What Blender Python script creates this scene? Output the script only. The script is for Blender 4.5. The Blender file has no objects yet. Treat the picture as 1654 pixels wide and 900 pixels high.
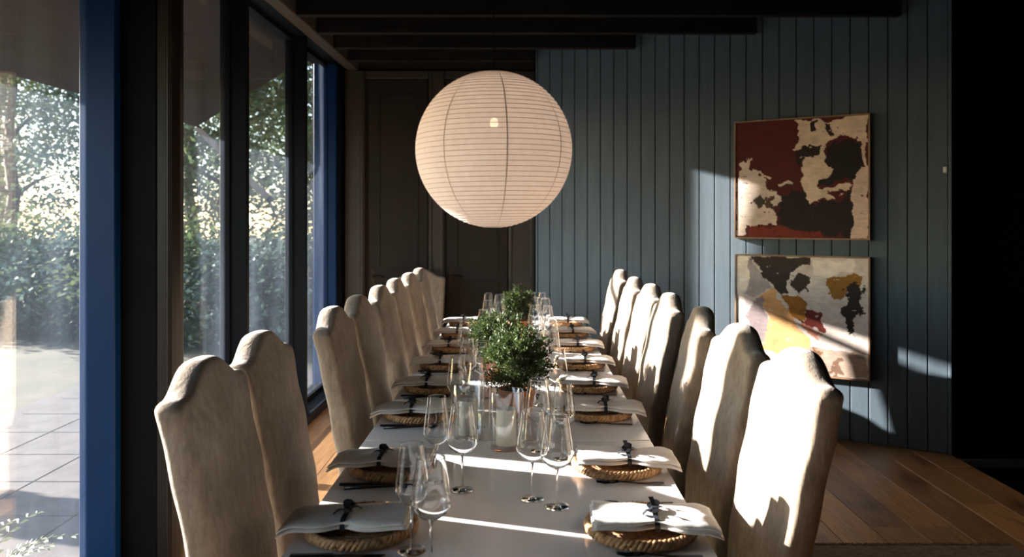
import bpy, bmesh, math, random
import numpy as np
from mathutils import Vector, Matrix

rnd = random.Random(7)
S = bpy.context.scene
C = S.collection
PI = math.pi

# ------------------------------------------------------------------ camera, sky, sun, exposure
F = 1300.0                                   # focal length in pixels of the 1654 wide frame
cam_d = bpy.data.cameras.new('camera')
cam = bpy.data.objects.new('camera', cam_d); C.objects.link(cam)
cam.location = (0, 0, 1.6); cam.rotation_euler = (PI/2, 0, 0)
cam_d.sensor_width = 36.0; cam_d.lens = F*36.0/1654.0
cam_d.shift_x = -18.0/1654.0; cam_d.shift_y = -97.0/1654.0
cam_d.clip_start = 0.05; cam_d.clip_end = 300
cam_d.dof.use_dof = True; cam_d.dof.focus_distance = 3.2; cam_d.dof.aperture_fstop = 3.2
S.camera = cam

SUN_SLOPE, SUN_ELEV = 0.302, math.radians(16.7)
_h = Vector((1, -SUN_SLOPE, 0)).normalized()
sun_dir = Vector((_h.x*math.cos(SUN_ELEV), _h.y*math.cos(SUN_ELEV), -math.sin(SUN_ELEV)))   # travel
w = bpy.data.worlds.new('world'); S.world = w; w.use_nodes = True
wn = w.node_tree.nodes; wl = w.node_tree.links
sky = wn.new('ShaderNodeTexSky'); sky.sky_type = 'NISHITA'; sky.sun_disc = False
sky.sun_elevation = SUN_ELEV
sky.sun_rotation = math.atan2(-sun_dir.x, -sun_dir.y)
sky.dust_density = 0.4; sky.air_density = 1.0; sky.ozone_density = 1.0
bg = wn['Background']; bg.inputs['Strength'].default_value = 0.60
wl.new(sky.outputs[0], bg.inputs[0])
sun_d = bpy.data.lights.new('sun', 'SUN'); sun_d.energy = 25.0; sun_d.angle = math.radians(0.7)
sun_d.color = (1.0, 0.93, 0.87)
sun = bpy.data.objects.new('sun', sun_d); C.objects.link(sun)
sun.location = (-20, 8, 12)
sun.rotation_euler = sun_dir.to_track_quat('-Z', 'Y').to_euler()
S.view_settings.view_transform = 'Standard'; S.view_settings.look = 'None'
S.view_settings.gamma = 1.0; S.view_settings.use_curve_mapping = False
S.view_settings.exposure = 0.7
S.cycles.transparent_max_bounces = 48; S.cycles.max_bounces = 14; S.cycles.transmission_bounces = 12; S.cycles.diffuse_bounces = 5

# ------------------------------------------------------------------ materials
def mat(name, base=(.5, .5, .5), rough=.6, metal=0.0, spec=.5, sheen=0.0):
    m = bpy.data.materials.new(name); m.use_nodes = True
    b = m.node_tree.nodes['Principled BSDF']
    b.inputs['Base Color'].default_value = (*base, 1); b.inputs['Roughness'].default_value = rough
    b.inputs['Metallic'].default_value = metal; b.inputs['Specular IOR Level'].default_value = spec
    if sheen: b.inputs['Sheen Weight'].default_value = sheen
    return m
def N(m, t): return m.node_tree.nodes.new(t)
def L(m, a, b): m.node_tree.links.new(a, b)
def bsdf(m): return m.node_tree.nodes['Principled BSDF']
def noise(m, scale, stretch=(1, 1, 1), detail=4, rough=.55, coord='Object', per_object=False):
    tc = N(m, 'ShaderNodeTexCoord'); mp = N(m, 'ShaderNodeMapping')
    mp.inputs['Scale'].default_value = stretch
    L(m, tc.outputs[coord], mp.inputs[0])
    if per_object:
        oi = N(m, 'ShaderNodeObjectInfo'); mul = N(m, 'ShaderNodeMath'); mul.operation = 'MULTIPLY'
        mul.inputs[1].default_value = 57.0
        L(m, oi.outputs['Random'], mul.inputs[0])
        cb = N(m, 'ShaderNodeCombineXYZ')
        L(m, mul.outputs[0], cb.inputs[0]); L(m, mul.outputs[0], cb.inputs[1]); L(m, mul.outputs[0], cb.inputs[2])
        L(m, cb.outputs[0], mp.inputs['Location'])
    n = N(m, 'ShaderNodeTexNoise')
    n.inputs['Scale'].default_value = scale; n.inputs['Detail'].default_value = detail
    n.inputs['Roughness'].default_value = rough
    L(m, mp.outputs[0], n.inputs['Vector'])
    return n.outputs['Fac']
def ramp(m, fac, stops):
    r = N(m, 'ShaderNodeValToRGB'); e = r.color_ramp.elements
    while len(e) < len(stops): e.new(0.5)
    for i, (p, c) in enumerate(stops):
        e[i].position = p; e[i].color = (*c, 1)
    L(m, fac, r.inputs[0]); return r.outputs[0]
def bump(m, fac, strength=.2, dist=.01):
    b = N(m, 'ShaderNodeBump'); b.inputs['Strength'].default_value = strength; b.inputs['Distance'].default_value = dist
    L(m, fac, b.inputs['Height']); L(m, b.outputs[0], bsdf(m).inputs['Normal'])
def colour(m, sock): L(m, sock, bsdf(m).inputs['Base Color'])

def grainy(name, c0, c1, scale, stretch, rough=.6, bmp=.15, per_object=True, detail=5, spec=.5):
    m = mat(name, c0, rough, spec=spec)
    f = noise(m, scale, stretch, detail, .6, per_object=per_object)
    colour(m, ramp(m, f, [(.3, c0), (.7, c1)]))
    if bmp: bump(m, f, bmp, .006)
    return m

M = {}
# oak boards: hue by board, grain, dark knots
m = mat('oak_boards', rough=.42); M['oak'] = m
g1 = noise(m, 6, (9, .7, 9), 6, .65, per_object=True); g2 = noise(m, 2.6, (2.2, .8, 2), 3, .5, per_object=True)
cA = ramp(m, g1, [(.25, (.17, .085, .032)), (.55, (.31, .17, .072)), (.8, (.43, .26, .125))])
kn = ramp(m, g2, [(.28, (.28, .22, .18)), (.45, (1, 1, 1))])
mx = N(m, 'ShaderNodeMixRGB'); mx.blend_type = 'MULTIPLY'; mx.inputs[0].default_value = .85
L(m, cA, mx.inputs[1]); L(m, kn, mx.inputs[2])
oi = N(m, 'ShaderNodeObjectInfo'); hs = N(m, 'ShaderNodeHueSaturation')
mr = N(m, 'ShaderNodeMapRange'); mr.inputs[3].default_value = .65; mr.inputs[4].default_value = 1.2
L(m, oi.outputs['Random'], mr.inputs[0]); L(m, mr.outputs[0], hs.inputs['Value']); L(m, mx.outputs[0], hs.inputs['Color'])
colour(m, hs.outputs[0]); bump(m, g1, .12, .004)

M['pale_gap'] = grainy('pale_floor_joint', (.34, .24, .155), (.46, .34, .23), 6, (1, 1, 1), .8, .1, False)  # pale tone showing in the gaps between the floorboards
M['slate'] = grainy('slate_blue_paint', (.072, .102, .128), (.092, .126, .155), 5, (6, 6, .5), .6, .08, spec=.25)
M['slate_back'] = mat('slate_blue_groove', (.02, .026, .03), .8)
M['brownwall'] = grainy('brown_black_paint', (.022, .016, .012), (.029, .022, .017), 3, (1, 1, 1), .5, .04, spec=.2)
M['casing'] = grainy('brown_casing_paint', (.042, .032, .026), (.052, .041, .033), 3, (1, 1, 1), .4, .04)
M['black'] = grainy('black_paint', (.003, .003, .0035), (.005, .005, .006), 4, (1, 1, 1), .6, .05, spec=.06)
M['blackbeam'] = grainy('black_stained_timber', (.006, .006, .006), (.018, .016, .014), 6, (.6, 8, 8), .6, .15, spec=.15)
M['ledger'] = grainy('brown_stained_timber', (.045, .034, .024), (.085, .064, .045), 5, (8, .6, 8), .55, .15)
M['navy'] = grainy('navy_paint_sky_reflection', (.001, .020, .075), (.002, .026, .095), 3, (1, 1, .3), .35, .03, spec=.15)  # navy frame paint with the blue sky reflection put into its colour
M['mould'] = grainy('dark_brown_varnish', (.008, .005, .0035), (.016, .010, .007), 5, (8, 8, .6), .4, .1, spec=.3)
M['mullion'] = grainy('dark_window_paint', (.004, .005, .008), (.006, .008, .011), 4, (1, 1, .4), .5, .04, spec=.08)
M['soffit'] = grainy('brown_soffit_boards', (.034, .025, .021), (.047, .035, .029), 4, (7, .5, 1), .75, .1, spec=.2)
M['greytrim'] = mat('grey_skirting_paint', (.6, .6, .58), .5)

# linen of the slipcovers
m = mat('beige_linen', rough=.9, spec=.2, sheen=.25); M['linen'] = m
f1 = noise(m, 5, (1, 1, .8), 4, .6, per_object=True); f2 = noise(m, 240, (1, 1, 1), 2)
f3 = noise(m, 14, (1.6, 1.6, .35), 4, .6, per_object=True); f4 = noise(m, 30, (1.6, 1.6, .6), 6, .75, per_object=True)
cA = ramp(m, f1, [(.28, (.235, .178, .128)), (.5, (.30, .238, .177)), (.72, (.36, .30, .235))])
cB = ramp(m, f4, [(.32, (.62, .60, .57)), (.5, (.92, .92, .92)), (.68, (1.2, 1.2, 1.2))])
mx = N(m, 'ShaderNodeMixRGB'); mx.blend_type = 'MULTIPLY'; mx.inputs[0].default_value = .9
L(m, cA, mx.inputs[1]); L(m, cB, mx.inputs[2]); colour(m, mx.outputs[0])
ad = N(m, 'ShaderNodeMath'); ad.operation = 'MULTIPLY_ADD'; ad.inputs[1].default_value = .12
L(m, f2, ad.inputs[0]); L(m, f3, ad.inputs[2]); bump(m, ad.outputs[0], .45, .010)
M['darkwood'] = grainy('dark_walnut', (.03, .018, .01), (.06, .035, .02), 8, (1, 1, 8), .4, .05)

# zinc top
m = mat('zinc_top', (.7, .7, .7), .3, 0.0, .9); M['zinc'] = m
f1 = noise(m, 2.5, (1, 1, 1), 6, .6); f2 = noise(m, 9, (1, 1, 1), 5, .65)
colour(m, ramp(m, f1, [(.3, (.78, .80, .83)), (.7, (.85, .87, .89))]))
L(m, ramp(m, f2, [(.3, (.13,)*3), (.75, (.27,)*3)]), bsdf(m).inputs['Roughness'])

m = mat('rattan_weave', rough=.65); M['rattan'] = m
f1 = noise(m, 60, (1, 1, 1), 4, .6, per_object=True)
colour(m, ramp(m, f1, [(.3, (.24, .12, .05)), (.5, (.46, .265, .125)), (.7, (.64, .42, .23))])); bump(m, f1, .5, .003)
m = mat('white_napkin_linen', (.80, .78, .75), .9, spec=.2, sheen=.2); M['napkin'] = m
f1 = noise(m, 18, (1, 1, 1), 3, .5, per_object=True)
colour(m, ramp(m, f1, [(.3, (.74, .72, .69)), (.7, (.84, .82, .80))])); bump(m, f1, .4, .006)
M['ribbon'] = grainy('black_velvet_ribbon', (.010, .012, .018), (.02, .024, .034), 40, (1, 1, 1), .55, .1)
M['blackmetal'] = grainy('black_steel', (.018, .018, .02), (.03, .03, .034), 30, (1, 1, 1), .28, .02)
bsdf(M['blackmetal']).inputs['Metallic'].default_value = .7
M['terracotta'] = grainy('terracotta', (.42, .155, .075), (.55, .23, .12), 14, (1, 1, 1), .8, .15)
M['soil'] = grainy('dark_potting_soil', (.02, .013, .008), (.05, .032, .02), 60, (1, 1, 1), .95, .6)
M['wax'] = mat('ivory_candle_wax', (.82, .77, .68), .5); bsdf(M['wax']).inputs['Subsurface Weight'].default_value = .25
bsdf(M['wax']).inputs['Subsurface Radius'].default_value = (.02, .012, .006)
M['wick'] = mat('burnt_wick', (.02, .018, .015), .9)
M['framewood'] = grainy('thin_oak_picture_frame', (.22, .13, .075), (.36, .23, .14), 10, (1, 1, 1), .5, .08)
M['white'] = mat('white_plastic', (.8, .8, .78), .4)
M['brass'] = mat('aged_bronze', (.05, .035, .022), .4, .8)

def leafmat(name, c0, c1, trans=.35, scale=3.0):
    m = mat(name, c0, .55); nt = m.node_tree
    f = noise(m, scale, (1, 1, 1), 3, .6, per_object=True); col = ramp(m, f, [(.3, c0), (.7, c1)])
    colour(m, col)
    tr = N(m, 'ShaderNodeBsdfTranslucent'); L(m, col, tr.inputs[0])
    mix = N(m, 'ShaderNodeMixShader'); mix.inputs[0].default_value = trans
    L(m, bsdf(m).outputs[0], mix.inputs[1]); L(m, tr.outputs[0], mix.inputs[2])
    L(m, mix.outputs[0], nt.nodes['Material Output'].inputs[0]); return m
M['boxleaf'] = leafmat('small_green_leaves', (.024, .048, .012), (.10, .145, .042), .3, 30)
M['leaf_a'] = leafmat('dark_green_foliage', (.05, .085, .03), (.13, .16, .07), .3, .8)
M['leaf_b'] = leafmat('olive_foliage', (.10, .12, .05), (.24, .22, .11), .35, .8)
M['leaf_c'] = leafmat('blue_green_foliage', (.045, .085, .06), (.11, .16, .12), .3, .8)
M['bark'] = grainy('brown_bark', (.05, .035, .025), (.13, .09, .065), 9, (3, 3, .5), .9, .6)
M['grassleaf'] = leafmat('fern_fronds', (.12, .16, .07), (.30, .32, .18), .35, 10)
M['paving'] = grainy('pale_stone_paving', (.055, .048, .044), (.10, .088, .08), 5, (1, 1, 1), .8, .2, False)
M['lawn'] = grainy('garden_soil_and_grass', (.035, .04, .024), (.10, .09, .06), 1.4, (1, 1, 1), .95, .4, False)
M['rug'] = grainy('brown_grey_wool_rug', (.07, .045, .035), (.21, .15, .125), 26, (1, 2.5, 1), .95, .9, False)

# paper of the lantern
m = bpy.data.materials.new('washi_paper'); m.use_nodes = True; M['paper'] = m
nt = m.node_tree; nt.nodes.remove(nt.nodes['Principled BSDF'])
df = N(m, 'ShaderNodeBsdfDiffuse'); tr = N(m, 'ShaderNodeBsdfTranslucent'); mix = N(m, 'ShaderNodeMixShader')
f = noise(m, 24, (1, 1, .6), 5, .6)
c = ramp(m, f, [(.3, (.80, .73, .675)), (.7, (.86, .80, .75))])
L(m, c, df.inputs[0]); L(m, c, tr.inputs[0]); mix.inputs[0].default_value = .48
L(m, df.outputs[0], mix.inputs[1]); L(m, tr.outputs[0], mix.inputs[2])
tp_ = N(m, 'ShaderNodeBsdfTransparent'); mx2 = N(m, 'ShaderNodeMixShader'); mx2.inputs[0].default_value = .035
L(m, mix.outputs[0], mx2.inputs[1]); L(m, tp_.outputs[0], mx2.inputs[2]); L(m, mx2.outputs[0], nt.nodes['Material Output'].inputs[0])
M['reed'] = mat('bamboo_reed', (.52, .42, .35), .7)
M['seam'] = mat('brown_paper_seam', (.50, .40, .33), .8)
m = bpy.data.materials.new('lit_bulb'); m.use_nodes = True; M['bulb'] = m
bsdf(m).inputs['Emission Color'].default_value = (1, .72, .42, 1); bsdf(m).inputs['Emission Strength'].default_value = 12

# thin clear glass: Schlick reflection over transmission, plus a little dust where asked
def glass(name, tint=(1, 1, 1), f0=.05, gain=1.0, dust=0.0, dustcol=(.8, .8, .82), rough=.0):
    m = bpy.data.materials.new(name); m.use_nodes = True; nt = m.node_tree
    nt.nodes.remove(nt.nodes['Principled BSDF'])
    g = N(m, 'ShaderNodeNewGeometry'); d = N(m, 'ShaderNodeVectorMath'); d.operation = 'DOT_PRODUCT'
    L(m, g.outputs['Incoming'], d.inputs[0]); L(m, g.outputs['Normal'], d.inputs[1])
    def mth(op, a, b=None, clamp=False):
        n = N(m, 'ShaderNodeMath'); n.operation = op; n.use_clamp = clamp
        for i, v in enumerate((a, b)):
            if v is None: continue
            if isinstance(v, (int, float)): n.inputs[i].default_value = v
            else: L(m, v, n.inputs[i])
        return n.outputs[0]
    inv = mth('SUBTRACT', 1.0, mth('ABSOLUTE', d.outputs['Value']), True)
    fr = mth('ADD', mth('MULTIPLY', mth('POWER', inv, 5.0), (1-f0)*gain), f0, True)
    tp = N(m, 'ShaderNodeBsdfTransparent'); tp.inputs[0].default_value = (*tint, 1)
    gl = N(m, 'ShaderNodeBsdfGlossy'); gl.inputs['Roughness'].default_value = rough; gl.inputs[0].default_value = (1, 1, 1, 1)
    mx = N(m, 'ShaderNodeMixShader'); L(m, fr, mx.inputs[0]); L(m, tp.outputs[0], mx.inputs[1]); L(m, gl.outputs[0], mx.inputs[2])
    out = mx.outputs[0]
    if dust:
        t = N(m, 'ShaderNodeBsdfTranslucent'); t.inputs[0].default_value = (*dustcol, 1)
        nz = noise(m, 2.2, (1, 1.6, .35), 6, .65)
        fac = mth('MULTIPLY', mth('POWER', nz, 2.0), dust*4)
        m2 = N(m, 'ShaderNodeMixShader'); L(m, fac, m2.inputs[0]); L(m, out, m2.inputs[1]); L(m, t.outputs[0], m2.inputs[2]); out = m2.outputs[0]
    L(m, out, nt.nodes['Material Output'].inputs[0]); return m
M['pane'] = glass('window_glass', (.99, .99, .99), .09, 1.0, .0065, (.62, .76, 1.0))
M['holder'] = glass('thick_cylinder_glass', (.95, .97, .975), .085, 1.0)
M['drink'] = glass('thin_clear_glass', (.99, .993, .993), .045, .7)
m = bpy.data.materials.new('solid_clear_glass'); m.use_nodes = True; M['solidglass'] = m
bsdf(m).inputs['Transmission Weight'].default_value = 1.0; bsdf(m).inputs['Roughness'].default_value = 0.02
bsdf(m).inputs['IOR'].default_value = 1.45; bsdf(m).inputs['Base Color'].default_value = (.97, .98, .98, 1)

# ------------------------------------------------------------------ mesh helpers
def me(name, verts, faces, smooth=False):
    d = bpy.data.meshes.new(name); d.from_pydata([tuple(v) for v in verts], [], faces); d.update()
    if smooth: d.polygons.foreach_set('use_smooth', [True]*len(d.polygons))
    return d
class MB:
    def __init__(s): s.v = []; s.f = []
    def add(s, v, f):
        o = len(s.v); s.v += [tuple(p) for p in v]; s.f += [tuple(i+o for i in q) for q in f]; return s
    def box(s, x0, x1, y0, y1, z0, z1):
        v = [(x, y, z) for z in (z0, z1) for y in (y0, y1) for x in (x0, x1)]
        return s.add(v, [(0, 2, 3, 1), (4, 5, 7, 6), (0, 1, 5, 4), (2, 6, 7, 3), (0, 4, 6, 2), (1, 3, 7, 5)])
    def lathe(s, prof, n=32, cx=0, cy=0, closed=False):
        v = []; f = []
        for (r, z) in prof:
            for i in range(n):
                a = 2*PI*i/n; v.append((cx+r*math.cos(a), cy+r*math.sin(a), z))
        k = len(prof)
        for j in range(k if closed else k-1):
            for i in range(n):
                a, b = j*n+i, j*n+(i+1) % n; c, d = ((j+1) % k)*n+(i+1) % n, ((j+1) % k)*n+i
                f.append((a, b, c, d))
        return s.add(v, f)
    def tube(s, pts, r, n=6, closed=False, cap=True):
        pts = [Vector(p) for p in pts]; k = len(pts); v = []; f = []
        rr = r if isinstance(r, (list, tuple)) else [r]*k
        up = Vector((0, 0, 1)); prev = None
        for i in range(k):
            if closed: t = pts[(i+1) % k]-pts[i-1]
            else: t = pts[min(i+1, k-1)]-pts[max(i-1, 0)]
            t = t.normalized() if t.length > 1e-9 else Vector((0, 0, 1))
            if prev is None:
                a = up if abs(t.dot(up)) < .95 else Vector((1, 0, 0)); prev = t.cross(a).normalized()
            nrm = (prev - t*prev.dot(t)).normalized(); prev = nrm; bi = t.cross(nrm)
            for j in range(n):
                a = 2*PI*j/n; v.append(pts[i]+(nrm*math.cos(a)+bi*math.sin(a))*rr[i])
        for i in range(k if closed else k-1):
            for j in range(n):
                a, b = i*n+j, i*n+(j+1) % n; c, d = ((i+1) % k)*n+(j+1) % n, ((i+1) % k)*n+j
                f.append((a, b, c, d))
        if cap and not closed:
            f.append(tuple(range(n-1, -1, -1))); f.append(tuple(range((k-1)*n, k*n)))
        return s.add(v, f)
    def mesh(s, name, smooth=False): return me(name, s.v, s.f, smooth)
def bevel_mesh(d, w_, seg=1):
    bm = bmesh.new(); bm.from_mesh(d)
    bmesh.ops.bevel(bm, geom=list(bm.edges), offset=w_, segments=seg, affect='EDGES', clamp_overlap=True)
    bm.to_mesh(d); bm.free(); return d
def recalc(d):
    bm = bmesh.new(); bm.from_mesh(d); bmesh.ops.recalc_face_normals(bm, faces=list(bm.faces)); bm.to_mesh(d); bm.free(); return d
def bbox_mesh(name, x0, x1, y0, y1, z0, z1, bev=0.0, seg=1):
    d = MB().box(x0, x1, y0, y1, z0, z1).mesh(name)
    return bevel_mesh(d, bev, seg) if bev else d
def obj(name, d, material=None, parent=None, loc=(0, 0, 0), rot=(0, 0, 0)):
    if d is not None and material is not None and not d.materials: d.materials.append(material)
    o = bpy.data.objects.new(name, d); C.objects.link(o)
    o.parent = parent; o.location = loc; o.rotation_euler = rot
    return o
def tag(o, label=None, cat=None, group=None, kind=None):
    if label: o['label'] = label
    if cat: o['category'] = cat
    if group: o['group'] = group
    if kind: o['kind'] = kind
    return o
def copy_tree(o, parent=None):
    c_ = o.copy(); C.objects.link(c_); c_.parent = parent
    for ch in list(o.children): copy_tree(ch, c_)
    return c_
def struct(name, d, material, label, loc=(0, 0, 0), rot=(0, 0, 0), cat='structure'):
    return tag(obj(name, d, material, None, loc, rot), label, cat, None, 'structure')

# ================================================================== THE SETTING
WX = -1.70                                    # inner face of the window wall
P0 = Vector((0.13, 7.20, 0)); P1 = Vector((2.88, 5.45, 0))
pd = (P1-P0); WL = pd.length; pd.normalize(); pang = math.atan2(pd.y, pd.x)
def wall_x(y): return P0.x + (y-P0.y)*(P1.x-P0.x)/(P1.y-P0.y)

# floor with single boards
floor = struct('floor', bbox_mesh('floor', WX-.2, 2.90, -1.6, 7.7, -.20, -.0035), M['pale_gap'], 'oak plank floor running toward the doors', cat='floor')
BW = .22
board_mesh = {}
def board(length):
    k = round(length, 1)
    if k not in board_mesh: board_mesh[k] = bbox_mesh('floorboard', 0, BW-.006, 0, k-.003, -.022, 0, .002)
    return board_mesh[k], k
nb = int(round((2.90-(WX))/BW))
for i in range(nb+1):
    x = 2.90-(i+1)*BW
    if x < WX-.2: break
    y = -1.6 + rnd.uniform(-1.2, 0)
    while y < 7.65:
        ln = round(rnd.uniform(1.5, 2.6), 1)
        y0 = max(y, -1.6); e = min(y+ln, 7.65)
        if e-y0 > .15:
            # stop a board where the panelled wall stands
            wy = P0.y + (x-P0.x)*(P1.y-P0.y)/(P1.x-P0.x) if x > P0.x else 99
            if y0 < wy+.15:
                d, k = board(e-y0)
                obj('floorboard', d, M['oak'], floor, (x, y0, 0))
        y += ln

# lower dark floor beyond the oak
low = struct('floor_lower', bbox_mesh('floor_lower', 2.905, 4.9, -1.6, 6.3, -.25, -.15), M['black'], 'dark lower floor beyond the edge of the oak boards', cat='floor')

# panelled wall
wr = struct('wall_right', bbox_mesh('wall_right', 0, WL, .022, .14, 0, 3.2), M['slate_back'], 'slate blue wall of vertical tongue and groove planks', (P0.x, P0.y, 0), (0, 0, pang), 'wall')
npl = 26; pw = WL/npl
plank_d = bbox_mesh('plank', .002, pw-.002, 0, .022, .0, 3.2, .005)
for i in range(npl): obj('plank', plank_d, M['slate'], wr, (i*pw, 0, 0))
obj('corner_bead', bbox_mesh('corner_bead', WL, WL+.022, -.006, .14, 0, 3.2, .004), M['slate'], wr)
obj('end_board', bbox_mesh('end_board', -.02, 0, -.004, .5, 0, 3.2, .003), M['slate'], wr)

# wall of doors
wb = struct('wall_back', bbox_mesh('wall_back', -2.0, .55, 7.66, 7.80, 0, 3.2), M['brownwall'], 'brown black wall holding the two tall doors', cat='wall')
def door(n, x0, x1, side, lab):
    e = tag(obj('door_%d' % n, None, None, None, ((x0+x1)/2, 7.65, 0)), lab, 'door', None, 'structure')
    w_ = (x1-x0)/2-.003
    obj('door_leaf', bbox_mesh('door_leaf', -w_, w_, -.012, .005, .012, 2.915, .003), M['brownwall'], e)
    for (z0, z1) in ((.16, 1.0), (1.12, 2.78)):
        mb = MB()
        t = .018
        for a in ((-w_+.09, w_-.09, z0, z0+t), (-w_+.09, w_-.09, z1-t, z1), (-w_+.09, -w_+.09+t, z0+t, z1-t), (w_-.09-t, w_-.09, z0+t, z1-t)):
            mb.box(a[0], a[1], -.022, -.012, a[2], a[3])
        obj('panel_moulding', mb.mesh('panel_moulding'), M['brownwall'], e)
    h = obj('door_handle', MB().box(-.012, .012, -.05, -.012, -.012, .012).mesh('door_handle'), M['brass'], e, (side*(w_-.045), 0, 1.05))
    mb = MB().tube([(0, -.05, 0), (-side*.11, -.05, 0)], .009, 8)
    obj('lever', mb.mesh('lever', True), M['brass'], h)
    obj('handle_plate', bbox_mesh('handle_plate', -.02, .02, -.016, -.0125, -.09, .07, .002), M['brass'], h)
    return e
door(1, -1.47, -.905, -1, 'tall brown black door at the left, beside the windows')
door(2, -.735, -.147, -1, 'tall brown black door behind the table, beside the blue planks')
k = 1
def trim(d, material, lab, loc=(0, 0, 0)):
    global k
    o = struct('trim_%d' % k, d, material, lab, loc, cat='trim'); k += 1; return o
for (x0, x1, t, lab) in ((-1.69, -1.50, .05, 'lighter brown post between the windows and the left door'),
                         (-.895, -.745, .035, 'brown casing between the two tall doors'),
                         (-.137, .105, .03, 'brown casing between the right door and the blue planks')):
    tr_ = trim(bbox_mesh('casing', x0, x1, 7.655-t, 7.655, 0, 3.0, .006), M['casing'], lab)
    obj('casing_bead', bbox_mesh('casing_bead', x1-.035, x1-.012, 7.655-t-.014, 7.655-t, 0, 2.96, .004), M['casing'], tr_)
    obj('casing_bead', bbox_mesh('casing_bead', x0+.012, x0+.03, 7.655-t-.014, 7.655-t, 0, 2.96, .004), M['casing'], tr_)
trim(bbox_mesh('head_casing', -1.495, -.9, 7.62, 7.655, 2.925, 3.0, .006), M['casing'], 'brown head casing over the left door')
trim(bbox_mesh('head_casing', -.74, -.14, 7.62, 7.655, 2.925, 3.0, .006), M['casing'], 'brown head casing over the right door')

# dark recess at the right, side wall and wall behind the photographer
struct('wall_recess', MB().box(2.99, 4.9, 5.66, 5.8, -.25, 3.2).mesh('wall_recess'), M['black'], 'black wall of the recess at the right edge', cat='wall')
struct('baseboard_recess', bbox_mesh('baseboard_recess', 2.99, 4.8, 5.635, 5.66, -.15, -.09, .004), M['greytrim'], 'pale grey skirting at the foot of the black recess wall', cat='baseboard')
struct('wall_side', MB().box(4.8, 4.95, -1.6, 5.66, -.25, 3.2).mesh('wall_side'), M['black'], 'black side wall outside the picture at the right', cat='wall')
struct('wall_front', MB().box(-2.0, 4.95, -1.75, -1.6, -.25, 3.2).mesh('wall_front'), M['black'], 'black wall behind the photographer', cat='wall')

# ceiling with beams
ce = struct('ceiling', MB().box(-1.95, 4.95, -1.75, 7.8, 3.2, 3.32).mesh('ceiling'), M['black'], 'black boarded ceiling over the dining table', cat='ceiling')
for i in range(-1, 14):
    y = 7.14-i*.535
    if y < -1.4 or y > 7.3: continue
    x1 = min(wall_x(y+.07)-.03, 4.75) if y+.07 > 5.45 else 4.75
    if x1 < -1.3: continue
    obj('beam', bbox_mesh('beam', -1.56, x1, y, y+.07, 3.0, 3.198, .004), M['blackbeam'], ce)

# window wall: header, sill, posts, mullions
mb = MB().box(-1.95, -1.665, -1.6, 7.66, 3.03, 3.2).box(-1.95, -1.70, -1.6, .85, -.15, 3.03).box(-1.95, -1.70, 7.45, 7.66, 0, 3.03)
wlft = struct('wall_left', mb.mesh('wall_left'), M['mullion'], 'window wall of dark posts and tall panes at the left', cat='wall')
obj('ledger', bbox_mesh('ledger', -1.662, -1.562, -1.6, 7.64, 3.0, 3.196, .006), M['ledger'], wlft)
obj('sill', bbox_mesh('sill', -1.95, -1.66, .85, 7.45, -.15, .07, .008), M['mullion'], wlft)
for y in (2.05, 4.95, 6.30): obj('mullion', bbox_mesh('mullion', -1.858, -1.70, y, y+.05, .07, 3.03, .006), M['mullion'], wlft)
obj('post', bbox_mesh('post', -1.80, -1.56, 3.425, 3.50, 0, 3.03, .006), M['black'], wlft)
obj('post_moulding', MB().lathe([(.0, 0), (.045, 0), (.045, 3.0), (.0, 3.0)], 16, -1.515, 3.475).mesh('post_moulding', False), M['mould'], wlft)
obj('post_moulding', bbox_mesh('post_moulding', -1.565, -1.515, 3.43, 3.50, 0, 3.0, .006), M['mould'], wlft)
obj('post', bbox_mesh('corner_post', -1.93, -1.72, 7.40, 7.45, .07, 3.03, .006), M['navy'], wlft)
wins = [(.85, 2.05, 'near window pane outside the picture'), (2.10, 3.425, 'wide window at the left edge beside the blue stile'),
        (3.50, 4.95, 'window pane right of the thick black post'), (5.0, 6.30, 'middle window pane between the two thin mullions'),
        (6.35, 7.40, 'narrow far window pane next to the room corner')]
for n, (y0, y1, lab) in enumerate(wins, 1):
    e = tag(obj('window_%d' % n, None, None, None, (-1.83, y0, .07)), lab, 'window', None, 'structure')
    ln = y1-y0; H_ = 2.96; fw = .035
    mb = MB().box(-.03, .03, 0, ln, 0, fw).box(-.03, .03, 0, ln, H_-fw, H_).box(-.03, .03, 0, .028, fw, H_-fw)
    obj('window_frame', mb.mesh('window_frame'), M['mullion'], e)
    if n == 2:
        obj('stile', bbox_mesh('stile', -.03, .12, ln-.055, ln-.002, 0, H_, .004), M['navy'], e)
    else:
        obj('stile', bbox_mesh('stile', -.03, .03, ln-.016, ln, fw, H_-fw, .003), M['mullion'] if n != 5 else M['navy'], e)
    obj('pane', bbox_mesh('pane', -.004, .004, .028, ln-.016, fw, H_-fw), M['pane'], e)

# roof overhang outside, knee brace, ground
RX, RZ = -3.10, 2.47
v = []; ys = -2.5
for (x, y, z) in ((-1.93, ys, 3.05), (RX, ys, RZ), (RX, 7.65, RZ), (-1.93, 7.22, 3.05)):
    v.append((x, y, z))
v += [(a, b, c_+.16) for (a, b, c_) in v]
ro = struct('roof_overhang', me('roof_overhang', v, [(0, 1, 2, 3), (7, 6, 5, 4), (0, 4, 5, 1), (1, 5, 6, 2), (2, 6, 7, 3), (3, 7, 4, 0)]), M['soffit'], 'brown boarded underside of the eaves outside the windows', cat='eaves')
mb = MB().tube([(-3.05, 7.55, 2.44), (-2.0, 6.36, 1.75)], .035, 4)
tag(obj('knee_brace', mb.mesh('knee_brace'), M['black']), 'dark diagonal brace under the eaves outside the middle windows', 'brace')
struct('ground', MB().box(-60, -1.95, -20, 70, -.6, -.16).mesh('ground'), M['lawn'], 'garden ground outside the windows', cat='ground')
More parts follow.
